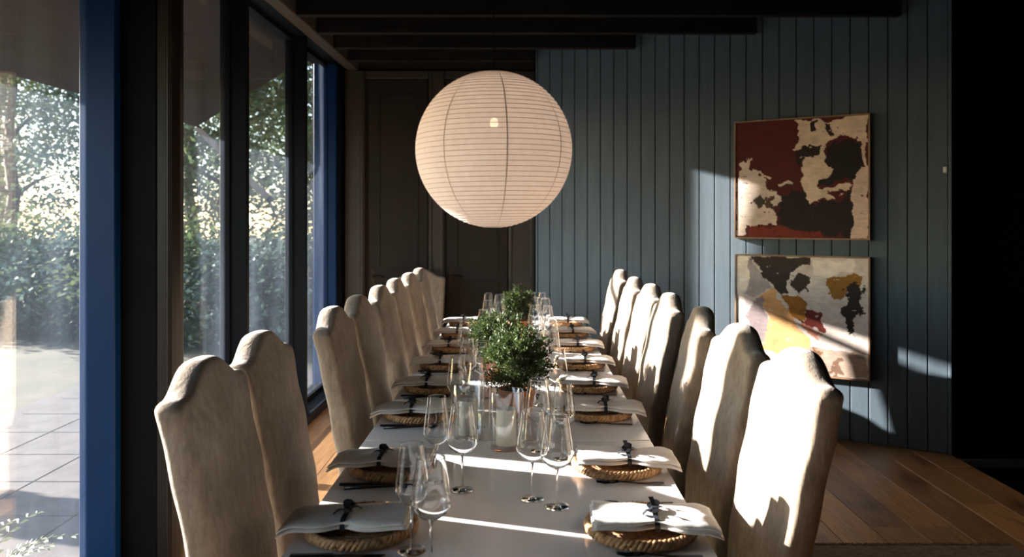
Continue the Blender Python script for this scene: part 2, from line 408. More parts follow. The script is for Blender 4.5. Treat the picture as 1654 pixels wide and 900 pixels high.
tp = struct('terrace', MB().box(-4.6, -1.95, -3, 9.2, -.16, -.13).mesh('terrace'), M['paving'], 'pale stone terrace outside the windows', cat='paving')
slab = bbox_mesh('paving_slab', 0, .594, 0, .594, -.13, -.10, .005)
for i in range(4):
    for j in range(14): obj('paving_slab', slab, M['paving'], tp, (-1.96-.6*(i+1), .4+j*.6, 0))

# rug
rg = tag(obj('rug', None, None, None, (1.95, 2.9, 0)), 'brown grey woven rug on the oak floor, lower right corner', 'rug')
mb = MB(); nx, ny = 40, 40
obj('rug_body', bbox_mesh('rug_body', -.62, .43, -1.1, 1.0, .001, .016, .004), M['rug'], rg)
mb = MB()
for i in range(150):
    x = -.615+i*.007; a = rnd.uniform(-.006, .006)
    mb.tube([(x, .995, .014), (x+a*.5, 1.012, .017+rnd.uniform(0, .006)), (x+a, 1.03, .004)], .003, 4)
tag(obj('fringe', mb.mesh('fringe'), M['rug'], rg), kind='stuff')

# ================================================================== THE TABLES
TXL, TXR, TZ = -.61, .49, .75
def table(y0, y1, lab):
    e = tag(obj('dining_table', None, None, None, ((TXL+TXR)/2, (y0+y1)/2, 0)), lab, 'table', 'two tables pushed end to end')
    hw = (TXR-TXL)/2; hl = (y1-y0)/2
    obj('tabletop', bbox_mesh('tabletop', -hw, hw, -hl, hl, TZ-.032, TZ, .004, 2), M['zinc'], e)
    for s in (-1, 1):
        yy = s*(hl-.35)
        obj('trestle', MB().box(-.28, .28, yy-.04, yy+.04, TZ-.09, TZ-.033).box(-.05, .05, yy-.04, yy+.04, .06, TZ-.09).box(-.19, .19, yy-.05, yy+.05, 0, .06).mesh('trestle'), M['darkwood'], e)
    obj('stretcher', MB().box(-.03, .03, -hl+.4, hl-.4, .30, .38).mesh('stretcher'), M['darkwood'], e)
table(.95, 3.078, 'grey zinc topped table nearest the camera')
table(3.084, 6.70, 'long grey zinc topped table beyond the first, toward the doors')

# ================================================================== CHAIRS
def chair_meshes():
    nx, nz = 30, 30; W0 = .238
    def top(s):
        s = abs(s)
        t = min(1.0, max(0.0, (.78-s)/.64))
        dome = (t*t*(3-2*t))
        return 1.158+.062*dome-.012*s*s - (.020*((s-.88)/.12)**2 if s > .88 else 0)
    fr = []; bk = []
    for j in range(nz+1):
        tv = j/nz; tv = 1-(1-tv)**1.35
        for i in range(nx+1):
            s = math.sin((i/nx*2-1)*PI/2*.94)/math.sin(PI/2*.94)
            zt = top(s); z = .40+(zt-.40)*tv
            wz = W0*(.90+.10*min(1, (z-.40)/.6)) * (1.0+.015*math.exp(-((z-1.13)/.05)**2))
            x = s*wz
            d_ = min((1-abs(s))*wz, (zt-z)+.0)
            d_ = max(0.0, d_); rf, rb = .018, .034
            tf = .040-rf+math.sqrt(max(0, rf*rf-max(0, rf-d_)**2)); tb = .044-rb+math.sqrt(max(0, rb*rb-max(0, rb-d_)**2))
            lean = -(z-.45)*.135 - .03*((z-.40)/.8)**2
            pad = .014*(1-s*s)*math.sin(PI*min(1, (z-.4)/.8))
            wob = .004*math.sin(13*x+7*z)+.003*math.sin(31*z+5*x)
            fr.append((x, lean+tf+pad+wob, z)); bk.append((x, lean-tb+wob*.6, z))
    n1 = len(fr); f = []; R_ = nx+1
    for j in range(nz):
        for i in range(nx):
            a = j*R_+i; f.append((a+1, a, a+R_, a+R_+1)); f.append((n1+a, n1+a+1, n1+a+R_+1, n1+a+R_))
    for i in range(nx):
        a = nz*R_+i; f.append((a+1, a, n1+a, n1+a+1)); f.append((i, i+1, n1+i+1, n1+i))
    for j in range(nz):
        a = j*R_; f.append((a, n1+a, n1+a+R_, a+R_)); b = a+nx; f.append((n1+b, b, b+R_, n1+b+R_))
    back = recalc(me('backrest', fr+bk, f, True))
    seat = bevel_mesh(MB().box(-.225, .225, .035, .43, .385, .475).mesh('seat'), .03, 3); seat.polygons.foreach_set('use_smooth', [True]*len(seat.polygons))
    # pleated slipcover skirt
    sk = MB(); ring = []
    for k_ in range(96):
        a = k_/96*4; side = int(a); t = a-side
        px = [(-.228+.456*t, .435), (.228, .435-.46*t), (.228-.456*t, -.025), (-.228, -.025+.46*t)][side]
        ring.append(px)
    vv = []; ff = []
    for r_, (z, amp, g) in enumerate(((.40, 0, .985), (.30, .003, 1.0), (.18, .007, 1.008), (.05, .011, 1.016))):
        for k_, (x, y) in enumerate(ring):
            wv = 1+amp*4*math.sin(k_*.9)*.4
            vv.append((x*g*wv, .205+(y-.205)*g*wv, z))
    for r_ in range(3):
        for k_ in range(96):
            a, b = r_*96+k_, r_*96+(k_+1) % 96; ff.append((a, b, b+96, a+96))
    skirt = recalc(me('skirt', vv, ff, True))
    leg = bbox_mesh('leg', -.02, .02, -.02, .02, 0, .385, .004)
    return back, seat, skirt, leg
CB, CS, CK, CL = chair_meshes()
def make_chair():
    e = obj('dining_chair', None)
    b = obj('backrest', CB, M['linen'], e)
    md = b.modifiers.new('smooth', 'SUBSURF'); md.levels = 1; md.render_levels = 1
    obj('seat', CS, M['linen'], e); obj('skirt', CK, M['linen'], e)
    for (x, y) in ((-.19, .02), (.19, .02), (-.19, .395), (.19, .395)): obj('leg', CL, M['darkwood'], e, (x, y, 0))
    return e
ORD = ['nearest the camera', 'second from the camera', 'third from the camera', 'fourth from the camera', 'fifth from the camera', 'sixth from the camera', 'seventh from the camera', 'farthest from the camera']
chair0 = None
LY = [2.21, 2.72, 3.49, 4.01, 4.60, 5.13, 5.66, 6.2]
LXs = [-.755, -.765, -.70, -.70, -.695, -.69, -.675, -.67]
RY = [2.35, 2.90, 3.48, 4.12, 4.69, 5.25, 6.0]
RXs = [.685, .66, .645, .625, .62, .60, .60]
LR = [1, 0, 1, 0, 0, 1, 0, 0]; RR = [3, 3, -6, 1, 2, 0, 2]
for side, (ys_, xs_, rr_) in (('window', (LY, LXs, LR)), ('painting', (RY, RXs, RR))):
    nn = len(ys_)
    for i in range(nn):
        if chair0 is None: c_ = chair0 = make_chair()
        else: c_ = copy_tree(chair0)
        c_.location = (xs_[i], ys_[i], 0)
        c_.rotation_euler = (0, 0, (-PI/2 if side == 'window' else PI/2)+math.radians(rr_[i]))
        tag(c_, 'beige linen high-back chair on the %s side of the table, %s' % (side, ORD[i] if i < nn-1 else ORD[7]), 'chair', 'high-back linen chairs at the table')
c_ = copy_tree(chair0); c_.location = (-.93, 7.28, 0); c_.rotation_euler = (0, 0, PI); c_.scale = (.9, .9, .93)
tag(c_, 'spare beige linen chair facing the room in front of the left door', 'chair', 'high-back linen chairs at the table')

# ================================================================== PLACE SETTINGS
def charger_meshes():
    R_ = .142; mb = MB()
    for j in range(7):
        r = .012+j*.0185
        mb.lathe([(r+.0098*math.cos(a), .008+.0075*math.sin(a)) for a in [2*PI*q/6 for q in range(6)]], 40, closed=True)
    base = mb.mesh('coil_base', True)
    mb = MB()
    for st in range(3):
        pts = []
        for q in range(150):
            a = 2*PI*q/150; ph = a*22+st*2*PI/3
            rr_ = R_+.006*math.cos(ph); zz = .018+.009*math.sin(ph)
            pts.append((rr_*math.cos(a), rr_*math.sin(a), zz))
        mb.tube(pts, .0072, 5, closed=True)
    return recalc(base), mb.mesh('braided_rim', True)
CHB, CHR = charger_meshes()
def napkin_mesh():
    mb = MB(); nx, ny = 26, 8
    for (x0, x1, wy, z0, th, sk) in ((-.135, .203, .088, 0, .011, 0), (-.130, .200, .084, .0115, .011, .003)):
        up = []; dn = []
        for i in range(nx+1):
            t = i/nx; x = x0+(x1-x0)*t
            droop = -.017*max(0, (x-.150)/.055)**1.6 - .004*max(0, (x-.09)/.1)
            flare = 1+.05*max(0, (x-.05)/.15)-.22*math.exp(-((x-.035)/.035)**2)
            for j in range(ny+1):
                s = -1+2*j/ny; y = s*wy*flare+sk
                wv = .0022*math.sin(19*x+4*s)+.0018*math.sin(41*x-6*s)
                e = min(1, (1-abs(s))/.25); e = .35+.65*math.sqrt(1-(1-e)**2)
                zz = z0+droop+wv
                up.append((x, y, zz+th*(.5+.5*e))); dn.append((x, y, zz+th*(.5-.5*e)))
        n1 = len(up); f = []; R_ = ny+1
        for i in range(nx):
            for j in range(ny):
                a = i*R_+j; f.append((a, a+R_, a+R_+1, a+1)); f.append((n1+a, n1+a+1, n1+a+R_+1, n1+a+R_))
        for j in range(ny):
            f.append((j, j+1, n1+j+1, n1+j)); a = nx*R_+j; f.append((a+1, a, n1+a, n1+a+1))
        for i in range(nx):
            a = i*R_; f.append((a+R_, a, n1+a, n1+a+R_)); b = a+ny; f.append((b, b+R_, n1+b+R_, n1+b))
        mb.add(up+dn, f)
    return recalc(mb.mesh('cloth', True))
NAP = napkin_mesh()
def ribbon_meshes():
    band = MB(); y, z0, z1 = .068, -.002, .0245
    pts = [(0, -y, z0), (0, y, z0), (0, y+.002, .012), (0, y*.8, z1), (0, -y*.8, z1), (0, -y-.002, .012)]
    v = []; f = []
    for (a, b, c_) in pts:
        for dx in (-.007, .007):
            for o_ in (0, .0016):
                v.append((dx, b*(1+o_*12), c_+(o_ if c_ > .01 else -o_)))
    n = len(pts)
    for i in range(n):
        a = i*4; b = ((i+1) % n)*4
        f += [(a+1, b+1, b+3, a+3), (a, a+2, b+2, b), (a, b, b+1, a+1), (a+2, a+3, b+3, b+2)]
    band.add(v, f)
    bow = MB()
    def strip(path, wd):
        k_ = len(path); vv = []; ff = []
        for (p, nrm) in path:
            p = Vector(p); nr = Vector(nrm).normalized()
            for a in (-1, 1):
                for t in (0, .0014): vv.append(p+nr*a*wd+Vector((0, 0, t)))
        for i in range(k_-1):
            a = i*4; b = a+4
            ff += [(a, b, b+2, a+2), (a+1, a+3, b+3, b+1), (a, a+1, b+1, b), (a+2, b+2, b+3, a+3)]
        bow.add(vv, ff)
    for s in (-1, 1):
        strip([((.012*math.sin(t*2*PI), s*.036*math.sin(t*PI), .028+.016*math.sin(t*PI)*(1 if t < .5 else .35)), (1, .3*s, 0)) for t in (0, .15, .3, .45, .6, .75, .9, 1)], .007)
        strip([((s*.004+s*.030*t, s*.006+.016*t*s, .028+.008*math.sin(t*PI)-.004*t), (-.3, 1, 0)) for t in (0, .33, .66, 1)], .006)
    strip([((.004-.012*t, .006+.010*t, .028+.030*t), (1, .2, 0)) for t in (0, .5, 1)], .007)
    knot = bevel_mesh(MB().box(-.011, .011, -.011, .011, .023, .038).mesh('knot'), .004, 2)
    return recalc(band.mesh('ribbon_band')), bow.mesh('ribbon_bow'), knot
RB, RBW, RK = ribbon_meshes()
def fork_meshes():
    h = MB(); v = []; f = []
    prof = [(.10, .0075), (.07, .007), (.02, .0042), (-.045, .0032)]
    for (x, wd) in prof:
        z = .004 + (.006 if x < -.03 else 0)
        for s in (-1, 1):
            for t in (0, .003): v.append((x, s*wd, z+t))
    for i in range(3):
        a = i*4; b = a+4; f += [(a, b, b+2, a+2), (a+1, a+3, b+3, b+1), (a, a+1, b+1, b), (a+2, b+2, b+3, a+3)]
    f += [(0, 2, 3, 1), (12, 13, 15, 14)]
    h.add(v, f)
    t_ = MB()
    t_.tube([(-.045, 0, .0115), (-.058, 0, .011)], .005, 6)
    t_.box(-.072, -.056, -.0115, .0115, .008, .011)
    for y in (-.0096, -.0032, .0032, .0096):
        t_.tube([(-.070, y, .0095), (-.090, y, .008), (-.115, y*.92, .012)], [.0019, .0017, .001], 5)
    return h.mesh('handle'), t_.mesh('tines')
def knife_meshes():
    h = MB().box(.005, .115, -.0075, .0075, .003, .0095).mesh('handle'); bevel_mesh(h, .0022, 2)
    v = []; out = [(.008, -.006), (.008, .007), (-.06, .0085), (-.105, .006), (-.122, -.002), (-.11, -.006)]
    for z in (.004, .0062): v += [(x, y, z) for x, y in out]
    n = len(out); f = [tuple(range(n-1, -1, -1)), tuple(range(n, 2*n))]+[(i, (i+1) % n, n+(i+1) % n, n+i) for i in range(n)]
    return h, recalc(me('blade', v, f))
def spoon_meshes():
    h = MB().tube([(.105, 0, .005), (.03, 0, .007), (-.055, 0, .010)], [.006, .004, .003], 6).mesh('handle', True)
    mb = MB(); prof = [(.0005, .0), (.010, .001), (.018, .005), (.021, .0095), (.0195, .0095), (.0165, .006), (.009, .0025), (.0005, .0015)]
    mb.lathe(prof, 20); mb.v = [(x*1.5-.082, y*.95, z+.002) for x, y, z in mb.v]
    return h, recalc(mb.mesh('bowl', True))
FK, KN_, SP = fork_meshes(), knife_meshes(), spoon_meshes()
def two(name, parts, names):
    e = obj(name, None)
    for d, n in zip(parts, names): obj(n, d, M['blackmetal'], e)
    return e
protos = {}
def inst(kind, build):
    if kind not in protos: protos[kind] = build(); return protos[kind]
    return copy_tree(protos[kind])
def b_charger():
    e = obj('charger_plate', None); obj('coil_base', CHB, M['rattan'], e); obj('braided_rim', CHR, M['rattan'], e); return e
def b_napkin():
    e = obj('napkin', None); obj('cloth', NAP, M['napkin'], e)
    r = obj('ribbon', RB, M['ribbon'], e, (.035, 0, 0)); obj('bow', RBW, M['ribbon'], r); obj('knot', RK, M['ribbon'], r)
    return e
SY = [2.19, 2.735, 3.47, 4.02, 4.62, 5.22, 5.82, 6.42]
P_ORD = ['nearest setting', 'second setting from the camera', 'third setting from the camera', 'fourth setting from the camera', 'fifth setting from the camera', 'sixth setting from the camera', 'seventh setting from the camera', 'farthest setting']
for side in ('window', 'painting'):
    sg = 1 if side == 'painting' else -1
    cx = .318 if sg > 0 else -.438
    base_rot = 0 if sg > 0 else PI
    for i in range(8):
        y = SY[i]+(.0 if sg > 0 else -.01)+rnd.uniform(-.012, .012)
        jr = math.radians(rnd.uniform(-4, 4))
        o = inst('charger', b_charger); o.location = (cx, y, TZ+.001); o.rotation_euler = (0, 0, rnd.uniform(0, 6))
        tag(o, 'round woven rattan charger plate, %s side, %s' % (side, P_ORD[i]), 'charger plate', 'woven chargers on the table')
        o = inst('napkin', b_napkin); o.location = (cx, y-.012, TZ+.036); o.rotation_euler = (0, 0, base_rot+jr)
        tag(o, 'folded white napkin tied with black ribbon, %s side, %s' % (side, P_ORD[i]), 'napkin', 'tied napkins on the chargers')
        for kind, build, off, lx in (('fork', lambda: two('fork', FK, ('handle', 'tines')), -.170, .03),
                                     ('knife', lambda: two('knife', KN_, ('handle', 'blade')), .168, .03),
                                     ('spoon', lambda: two('spoon', SP, ('handle', 'bowl')), .198, .02)):
            o = inst(kind, build)
            o.location = (cx+sg*lx, y+sg*off, TZ+(.001 if kind != 'spoon' else .0)); o.rotation_euler = (0, 0, base_rot+math.radians(rnd.uniform(-3, 3)))
            tag(o, 'black steel %s beside the charger, %s side, %s' % (kind, side, P_ORD[i]), kind, 'black cutlery on the table')

# ================================================================== GLASSES
def glass_meshes(big):
    s = 1.07 if big else .92; h = 1.0 if big else 1.02
    prof = [(.003, .112), (.010, .114), (.024, .121), (.038, .134), (.0455, .150), (.0465, .160), (.0440, .185), (.0395, .215), (.0350, .245), (.03265, .2665), (.0325, .2676), (.0322, .268)]
    outer = [(r*s, z*h) for r, z in prof]; inner = [((r-.0013)*s, z*h+(.0012 if i < 4 else 0)) for i, (r, z) in enumerate(prof[:-1])][::-1]; inner.insert(0, ((.0322-.0006)*s, .268*h))
    inner[-1] = (.0004, .1135*h)
    bowl = MB().lathe(outer+inner, 36).mesh('bowl', True)
    stem = MB().lathe([(.0045, .004), (.0036, .012), (.0033, .06), (.0036, .10), (.006, .1125*h)], 12).mesh('stem', True)
    foot = MB().lathe([(.0003, .0), (.036, .0), (.037, .0012), (.030, .0022), (.012, .0042), (.0045, .007), (.0003, .0075)], 32).mesh('foot', True)
    return recalc(bowl), stem, recalc(foot)
GB, GS = glass_meshes(True), glass_meshes(False)
def b_glass(ms, nm):
    e = obj(nm, None)
    obj('bowl', ms[0], M['solidglass'], e); obj('stem', ms[1], M['solidglass'], e); obj('foot', ms[2], M['solidglass'], e); return e
LG = [(2.00, -.285, -.225), (2.55, -.28, -.19), (3.30, -.275, -.19), (3.85, -.27, -.19), (4.52, -.33, -.265), (5.05, -.25, -.17), (5.62, -.25, -.16), (6.2, -.27, -.18)]
RG = [(2.40, .028, .10), (2.86, .055, .14), (3.62, .075, .15), (4.15, .07, .15), (4.75, .08, .16), (5.35, .08, .16), (5.9, .08, .16), (6.3, .07, .15)]
for side, lst in (('window', LG), ('painting', RG)):
    for i, (y, xa, xb) in enumerate(lst):
        for q, x in enumerate((xa, xb)):
            slim = (q == 0) if side == 'window' else (q == 1 and i % 2 == 1)
            o = inst('slim' if slim else 'wide', (lambda: b_glass(GS, 'wine_glass')) if slim else (lambda: b_glass(GB, 'wine_glass')))
            o.location = (x, y+(.05 if q == 0 else -.035)+rnd.uniform(-.01, .01), TZ+.0005)
            tag(o, 'clear %s wine glass, %s of the %s side pair %s' % ('slim' if slim else 'wide', 'left' if q == 0 else 'right', side, ORD[i]), 'wine glass', 'stemmed glasses on the table')

# ================================================================== CANDLES
def hurricane(x, y, lab1, lab2, s=1.0):
    r, h = .066*s, .215*s; t = .0035
    d = MB().lathe([(.0005, 0), (r-.004, 0), (r, .004), (r, h-.003), (r-t/2, h), (r-t, h-.003), (r-t, .012), (.0005, .010)], 40).mesh('candle_holder', True)
    tag(obj('candle_holder', recalc(d), M['holder'], None, (x, y, TZ+.0005)), lab1, 'candle holder', 'glass cylinders with candles')
    e = tag(obj('pillar_candle', None, None, None, (x, y, TZ+.013)), lab2, 'candle', 'pillar candles in glass cylinders')
    c_ = .037*s; hh = .135*s
    obj('wax', recalc(MB().lathe([(.0005, 0), (c_-.002, 0), (c_, .003), (c_, hh-.004), (c_-.003, hh), (c_-.008, hh-.003), (.0005, hh-.008)], 32).mesh('wax', True)), M['wax'], e)
    obj('wick', MB().tube([(0, 0, hh-.009), (.001, 0, hh), (.004, 0, hh+.008)], .0012, 5).mesh('wick'), M['wick'], e)
hurricane(-.063, 2.98, 'clear glass cylinder holding a candle, in front of the nearest potted plant', 'ivory pillar candle in the right glass cylinder')
hurricane(-.215, 3.12, 'clear glass cylinder at the left, behind the window side glasses', 'ivory pillar candle in the left glass cylinder', 1.0)

# ================================================================== POTTED PLANTS
def foliage(n, rx, rz, cz, leaf, seed, lump=5):
    r = random.Random(seed); mb = MB(); per = 30
    for i in range(n//per):
        d = Vector((r.gauss(0, 1), r.gauss(0, 1), r.gauss(.15, 1))).normalized()
        reach = r.uniform(.66, 1.0) if r.random() < .8 else r.uniform(1.0, 1.22)
        end = Vector((d.x*rx*reach, d.y*rx*reach, d.z*rz*reach)); st = end*.25+Vector((0, 0, -rz*.25))
        bend = Vector((r.gauss(0, .012), r.gauss(0, .012), r.gauss(.01, .012)))
        for q in range(per):
            t = 1-.78*r.random()**1.6; p = st+(end-st)*t+bend*math.sin(t*PI)+Vector((r.gauss(0, .006), r.gauss(0, .006), cz+r.gauss(0, .006)))
            ax = ((end-st).normalized()*.9+Vector((r.gauss(0, .7), r.gauss(0, .7), r.gauss(.2, .6)))).normalized()
            sd = ax.cross(Vector((r.gauss(0, 1), r.gauss(0, 1), r.gauss(0, 1)))).normalized(); nm = ax.cross(sd)
            s = leaf*r.uniform(.6, 1.25)
            mb.add([p, p+ax*s*.5+sd*s*.24+nm*s*.05, p+ax*s, p+ax*s*.5-sd*s*.24+nm*s*.05], [(0, 1, 2, 3)])
    return mb.mesh('foliage')
def stems(n, rx, z0, z1, seed, r0=.0022):
    r = random.Random(seed); mb = MB()
    for i in range(n):
        a = r.uniform(0, 2*PI); q = rx*r.uniform(.2, .8)
        mb.tube([(.012*math.cos(a), .012*math.sin(a), z0), (q*.4*math.cos(a), q*.4*math.sin(a), (z0+z1)/2), (q*math.cos(a), q*math.sin(a), z1*r.uniform(.85, 1))], [r0, r0*.8, r0*.4], 5)
    return mb.mesh('stems')
def potted(x, y, pr, ph, fx, fz, n, seed, lab, leaf=.017, dx=0):
    e = tag(obj('potted_plant', None, None, None, (x, y, TZ+.0005)), lab, 'potted plant', 'potted plants down the table')
    p = obj('pot', recalc(MB().lathe([(.0005, 0), (pr*.72, 0), (pr*.75, .004), (pr*.95, ph*.78), (pr*1.04, ph*.78), (pr*1.06, ph), (pr*.95, ph), (pr*.9, ph*.86), (.0005, ph*.86)], 32).mesh('pot')), M['terracotta'], e)
    obj('soil', MB().lathe([(.0005, ph*.90), (pr*.5, ph*.90), (pr*.90, ph*.865)], 24).mesh('soil'), M['soil'], p)
    st = obj('stems', stems(26, fx*.9, ph*.86, ph+fz*1.6, seed), M['bark'], e)
    obj('foliage', foliage(n, fx, fz, ph+fz*.88, leaf, seed), M['boxleaf'], e, (dx, 0, 0))
potted(-.028, 3.46, .075, .12, .150, .140, 8600, 3, 'leafy green plant in a terracotta pot, nearest and largest on the table')
potted(-.145, 4.28, .075, .12, .145, .122, 6600, 5, 'leafy green plant in a terracotta pot, middle one of the row', dx=.0)
potted(-.035, 5.75, .075, .12, .122, .130, 5200, 9, 'leafy green plant in a terracotta pot, farthest and highest in view')

# ================================================================== LANTERN
LXc, LYc, LZc, LRd = -.194, 5.36, 2.058, .520
e = tag(obj('pendant_lantern', None, None, None, (LXc, LYc, LZc)), 'large round white paper lantern hanging above the table', 'lamp')
turns = 46; prof = []
for i in range(turns*3+1):
    ph = -PI/2*.93+PI*.93*i/(turns*3)
    sc = LRd*(1-.0035*(1-math.cos(2*PI*i/3))*.5)
    prof.append((sc*math.cos(ph), sc*math.sin(ph)*1.0))
obj('paper_shade', MB().lathe(prof, 72).mesh('paper_shade', True), M['paper'], e)
pts = []
for i in range(turns*48+1):
    t = i/(turns*48); ph = -PI/2*.93+PI*.93*t; a = 2*PI*t*turns
    pts.append(((LRd+.0005)*math.cos(ph)*math.cos(a), (LRd+.0005)*math.cos(ph)*math.sin(a), (LRd+.0005)*math.sin(ph)))
obj('reed_spiral', MB().tube(pts, .0018, 4).mesh('reed_spiral'), M['reed'], e)
for q in range(8):
    a0 = math.radians(-90+11+q*45)
    v = []; f = []
    for i in range(41):
        ph = -PI/2*.93+PI*.93*i/40; r_ = LRd+.0022
        for da in (-.0075, .0075):
            v.append((r_*math.cos(ph)*math.cos(a0+da), r_*math.cos(ph)*math.sin(a0+da), r_*math.sin(ph)))
    for i in range(40): f.append((2*i, 2*i+1, 2*i+3, 2*i+2))
    obj('paper_seam', me('paper_seam', v, f), M['seam'], e)
cd = MB().tube([(0, 0, .285), (0, 0, 3.195-LZc)], .0035, 8)
obj('cord', cd.mesh('cord'), M['black'], e)
obj('ceiling_rose', MB().lathe([(.0005, 3.165-LZc), (.045, 3.17-LZc), (.05, 3.197-LZc), (.0005, 3.198-LZc)], 20).mesh('ceiling_rose'), M['black'], e)
obj('top_ring', MB().tube([(.058*math.cos(a), .058*math.sin(a), LRd*.993) for a in [2*PI*i/32 for i in range(32)]], .003, 6, closed=True).mesh('top_ring'), M['black'], e)
s_ = obj('socket', MB().lathe([(.0005, .21), (.018, .21), (.02, .26), (.012, .29), (.0005, .29)], 16).mesh('socket'), M['black'], e)
obj('bulb', MB().lathe([(.0005, .145), (.02, .152), (.029, .172), (.026, .192), (.014, .21), (.0005, .21)], 20).mesh('bulb', True), M['bulb'], e)
ld = bpy.data.lights.new('lantern_light', 'POINT'); ld.energy = 3.2; ld.color = (1, .80, .68); ld.shadow_soft_size = .05
lo = bpy.data.objects.new('lantern_light', ld); C.objects.link(lo); lo.parent = e; lo.location = (0, 0, .04)

# ================================================================== PAINTINGS
def vnoise(x, y, seed):
    r = np.random.RandomState(seed); G = r.rand(64, 64)
    xi = np.floor(x).astype(int); yi = np.floor(y).astype(int); fx = x-xi; fy = y-yi
    fx = fx*fx*(3-2*fx); fy = fy*fy*(3-2*fy)
    g = lambda a, b: G[a % 64, b % 64]
    return (g(xi, yi)*(1-fx)+g(xi+1, yi)*fx)*(1-fy)+(g(xi, yi+1)*(1-fx)+g(xi+1, yi+1)*fx)*fy
def fbm(x, y, seed, sc=4, oc=5):
    o = 0; a = .5
    for i in range(oc): o = o+a*(vnoise(x*sc, y*sc, seed+i)-.5); sc *= 2.05; a *= .55
    return o
def inpoly(x, y, P):
    ins = np.zeros(x.shape, bool); n = len(P)
    for i in range(n):
        x0, y0 = P[i]; x1, y1 = P[(i+1) % n]
        c_ = ((y0 > y) != (y1 > y)); xx = (x1-x0)*(y-y0)/((y1-y0) if y1 != y0 else 1e-9)+x0
        ins ^= c_ & (x < xx)
    return ins
lin = lambda c_: tuple(((q/255)/12.92 if q/255 <= .04045 else ((q/255+.055)/1.055)**2.4) for q in c_)
A1 = dict(box=(105, 155, 890, 852), base=(84, 22, 15), seed=11, shapes=[
    ((40, 22, 18), [(470, 330), (600, 300), (640, 360), (500, 420)], .03), ((34, 20, 17), [(350, 600), (520, 560), (560, 650), (720, 640), (800, 560), (830, 600), (800, 852), (380, 800)], .05),
    ((222, 205, 190), [(140, 385), (200, 365), (190, 450), (270, 490), (335, 560), (370, 640), (345, 700), (365, 790), (180, 790), (180, 852), (105, 852), (105, 480)], .055),
    ((226, 205, 182), [(455, 165), (890, 150), (890, 300), (800, 272), (690, 282), (655, 340), (665, 440), (695, 450), (615, 540), (625, 575), (790, 535), (825, 562), (670, 600), (705, 632), (560, 655), (520, 560), (500, 480), (510, 400), (600, 360), (655, 305), (600, 290), (540, 330), (470, 325), (505, 270)], .05),
    ((222, 196, 180), [(795, 440), (868, 440), (862, 300), (890, 290), (890, 852), (812, 852), (795, 640), (822, 570)], .035),
    ((30, 20, 18), [(690, 285), (800, 272), (850, 300), (850, 430), (790, 530), (620, 540), (690, 460), (660, 400)], .04),
    ((45, 28, 22), [(560, 190), (600, 180), (615, 240), (570, 250)], .05), ((50, 26, 20), [(660, 180), (700, 190), (690, 270), (650, 250)], .06),
    ((120, 40, 26), [(180, 790), (360, 785), (620, 815), (640, 852), (175, 852)], .03),
    ((225, 208, 190), [(380, 540), (440, 515), (455, 530), (390, 550)], .02), ((225, 208, 190), [(270, 478), (320, 485), (315, 500), (275, 492)], .02),
    ((70, 60, 52), [(210, 650), (330, 630), (340, 665), (220, 662)], .06), ((90, 60, 45), [(280, 590), (330, 600), (350, 690), (300, 670)], .08)])
A2 = dict(box=(110, 80, 890, 812), base=(214, 203, 195), seed=31, shapes=[
    ((242, 232, 218), [(110, 80), (190, 85), (200, 230), (160, 330), (190, 460), (110, 520)], .03),
    ((170, 160, 158), [(190, 95), (240, 140), (330, 270), (220, 345), (160, 330), (200, 230)], .03),
    ((50, 38, 32), [(200, 80), (570, 80), (560, 140), (480, 150), (420, 220), (430, 310), (380, 320), (300, 220), (230, 140)], .04),
    ((236, 226, 216), [(580, 90), (800, 90), (810, 150), (680, 200), (590, 190)], .035),
    ((216, 168, 112), [(330, 285), (460, 440), (490, 520), (570, 600), (550, 700), (250, 700), (290, 560), (310, 460), (250, 350)], .03),
    ((150, 136, 136), [(200, 360), (250, 350), (310, 460), (290, 640), (240, 640), (180, 470)], .05),
    ((150, 102, 30), [(390, 325), (500, 330), (560, 400), (540, 470), (500, 480), (440, 400)], .03),
    ((104, 36, 26), [(490, 480), (560, 400), (620, 440), (655, 510), (640, 545), (540, 510)], .05),
    ((208, 140, 116), [(500, 505), (640, 548), (600, 590), (520, 540)], .03),
    ((148, 104, 36), [(655, 210), (790, 180), (850, 190), (840, 250), (770, 290), (740, 340), (690, 330), (660, 270)], .03),
    ((42, 34, 30), [(780, 265), (850, 250), (830, 350), (852, 385), (808, 430), (805, 575), (760, 510), (752, 370)], .07),
    ((60, 44, 34), [(450, 190), (560, 190), (570, 300), (500, 290), (460, 250)], .08),
    ((172, 152, 136), [(560, 640), (890, 660), (890, 812), (560, 812)], .04),
    ((120, 92, 74), [(700, 670), (740, 670), (730, 800), (690, 790)], .06), ((130, 96, 70), [(580, 640), (630, 650), (640, 780), (600, 760)], .05)])
def paint(A, nx=230, nz=210):
    u, v = np.meshgrid(np.linspace(0, 1, nx+1), np.linspace(0, 1, nz+1))
    x0, y0, x1, y1 = A['box']; X = x0+u*(x1-x0); Y = y0+v*(y1-y0); sd = A['seed']
    col = np.zeros((nz+1, nx+1, 3)); col[:] = lin(A['base'])
    for k_, (c_, P, amp) in enumerate(A['shapes']):
        wx = fbm(u, v, sd+k_*7, 11, 6)*(amp+.012)*1500; wy = fbm(u+3.1, v+1.7, sd+k_*7+3, 11, 6)*(amp+.012)*1500
        msk = inpoly(X+wx, Y+wy, P) & (fbm(u*1.0, v*2.5, sd+k_+90, 22, 3) > -.30)
        col[msk] = lin(c_)
    tex = 1+.45*fbm(u, v, sd+200, 16, 4)+.35*fbm(u*.6, v*3, sd+300, 30, 3)
    return np.clip(col*tex[..., None], 0, 1)
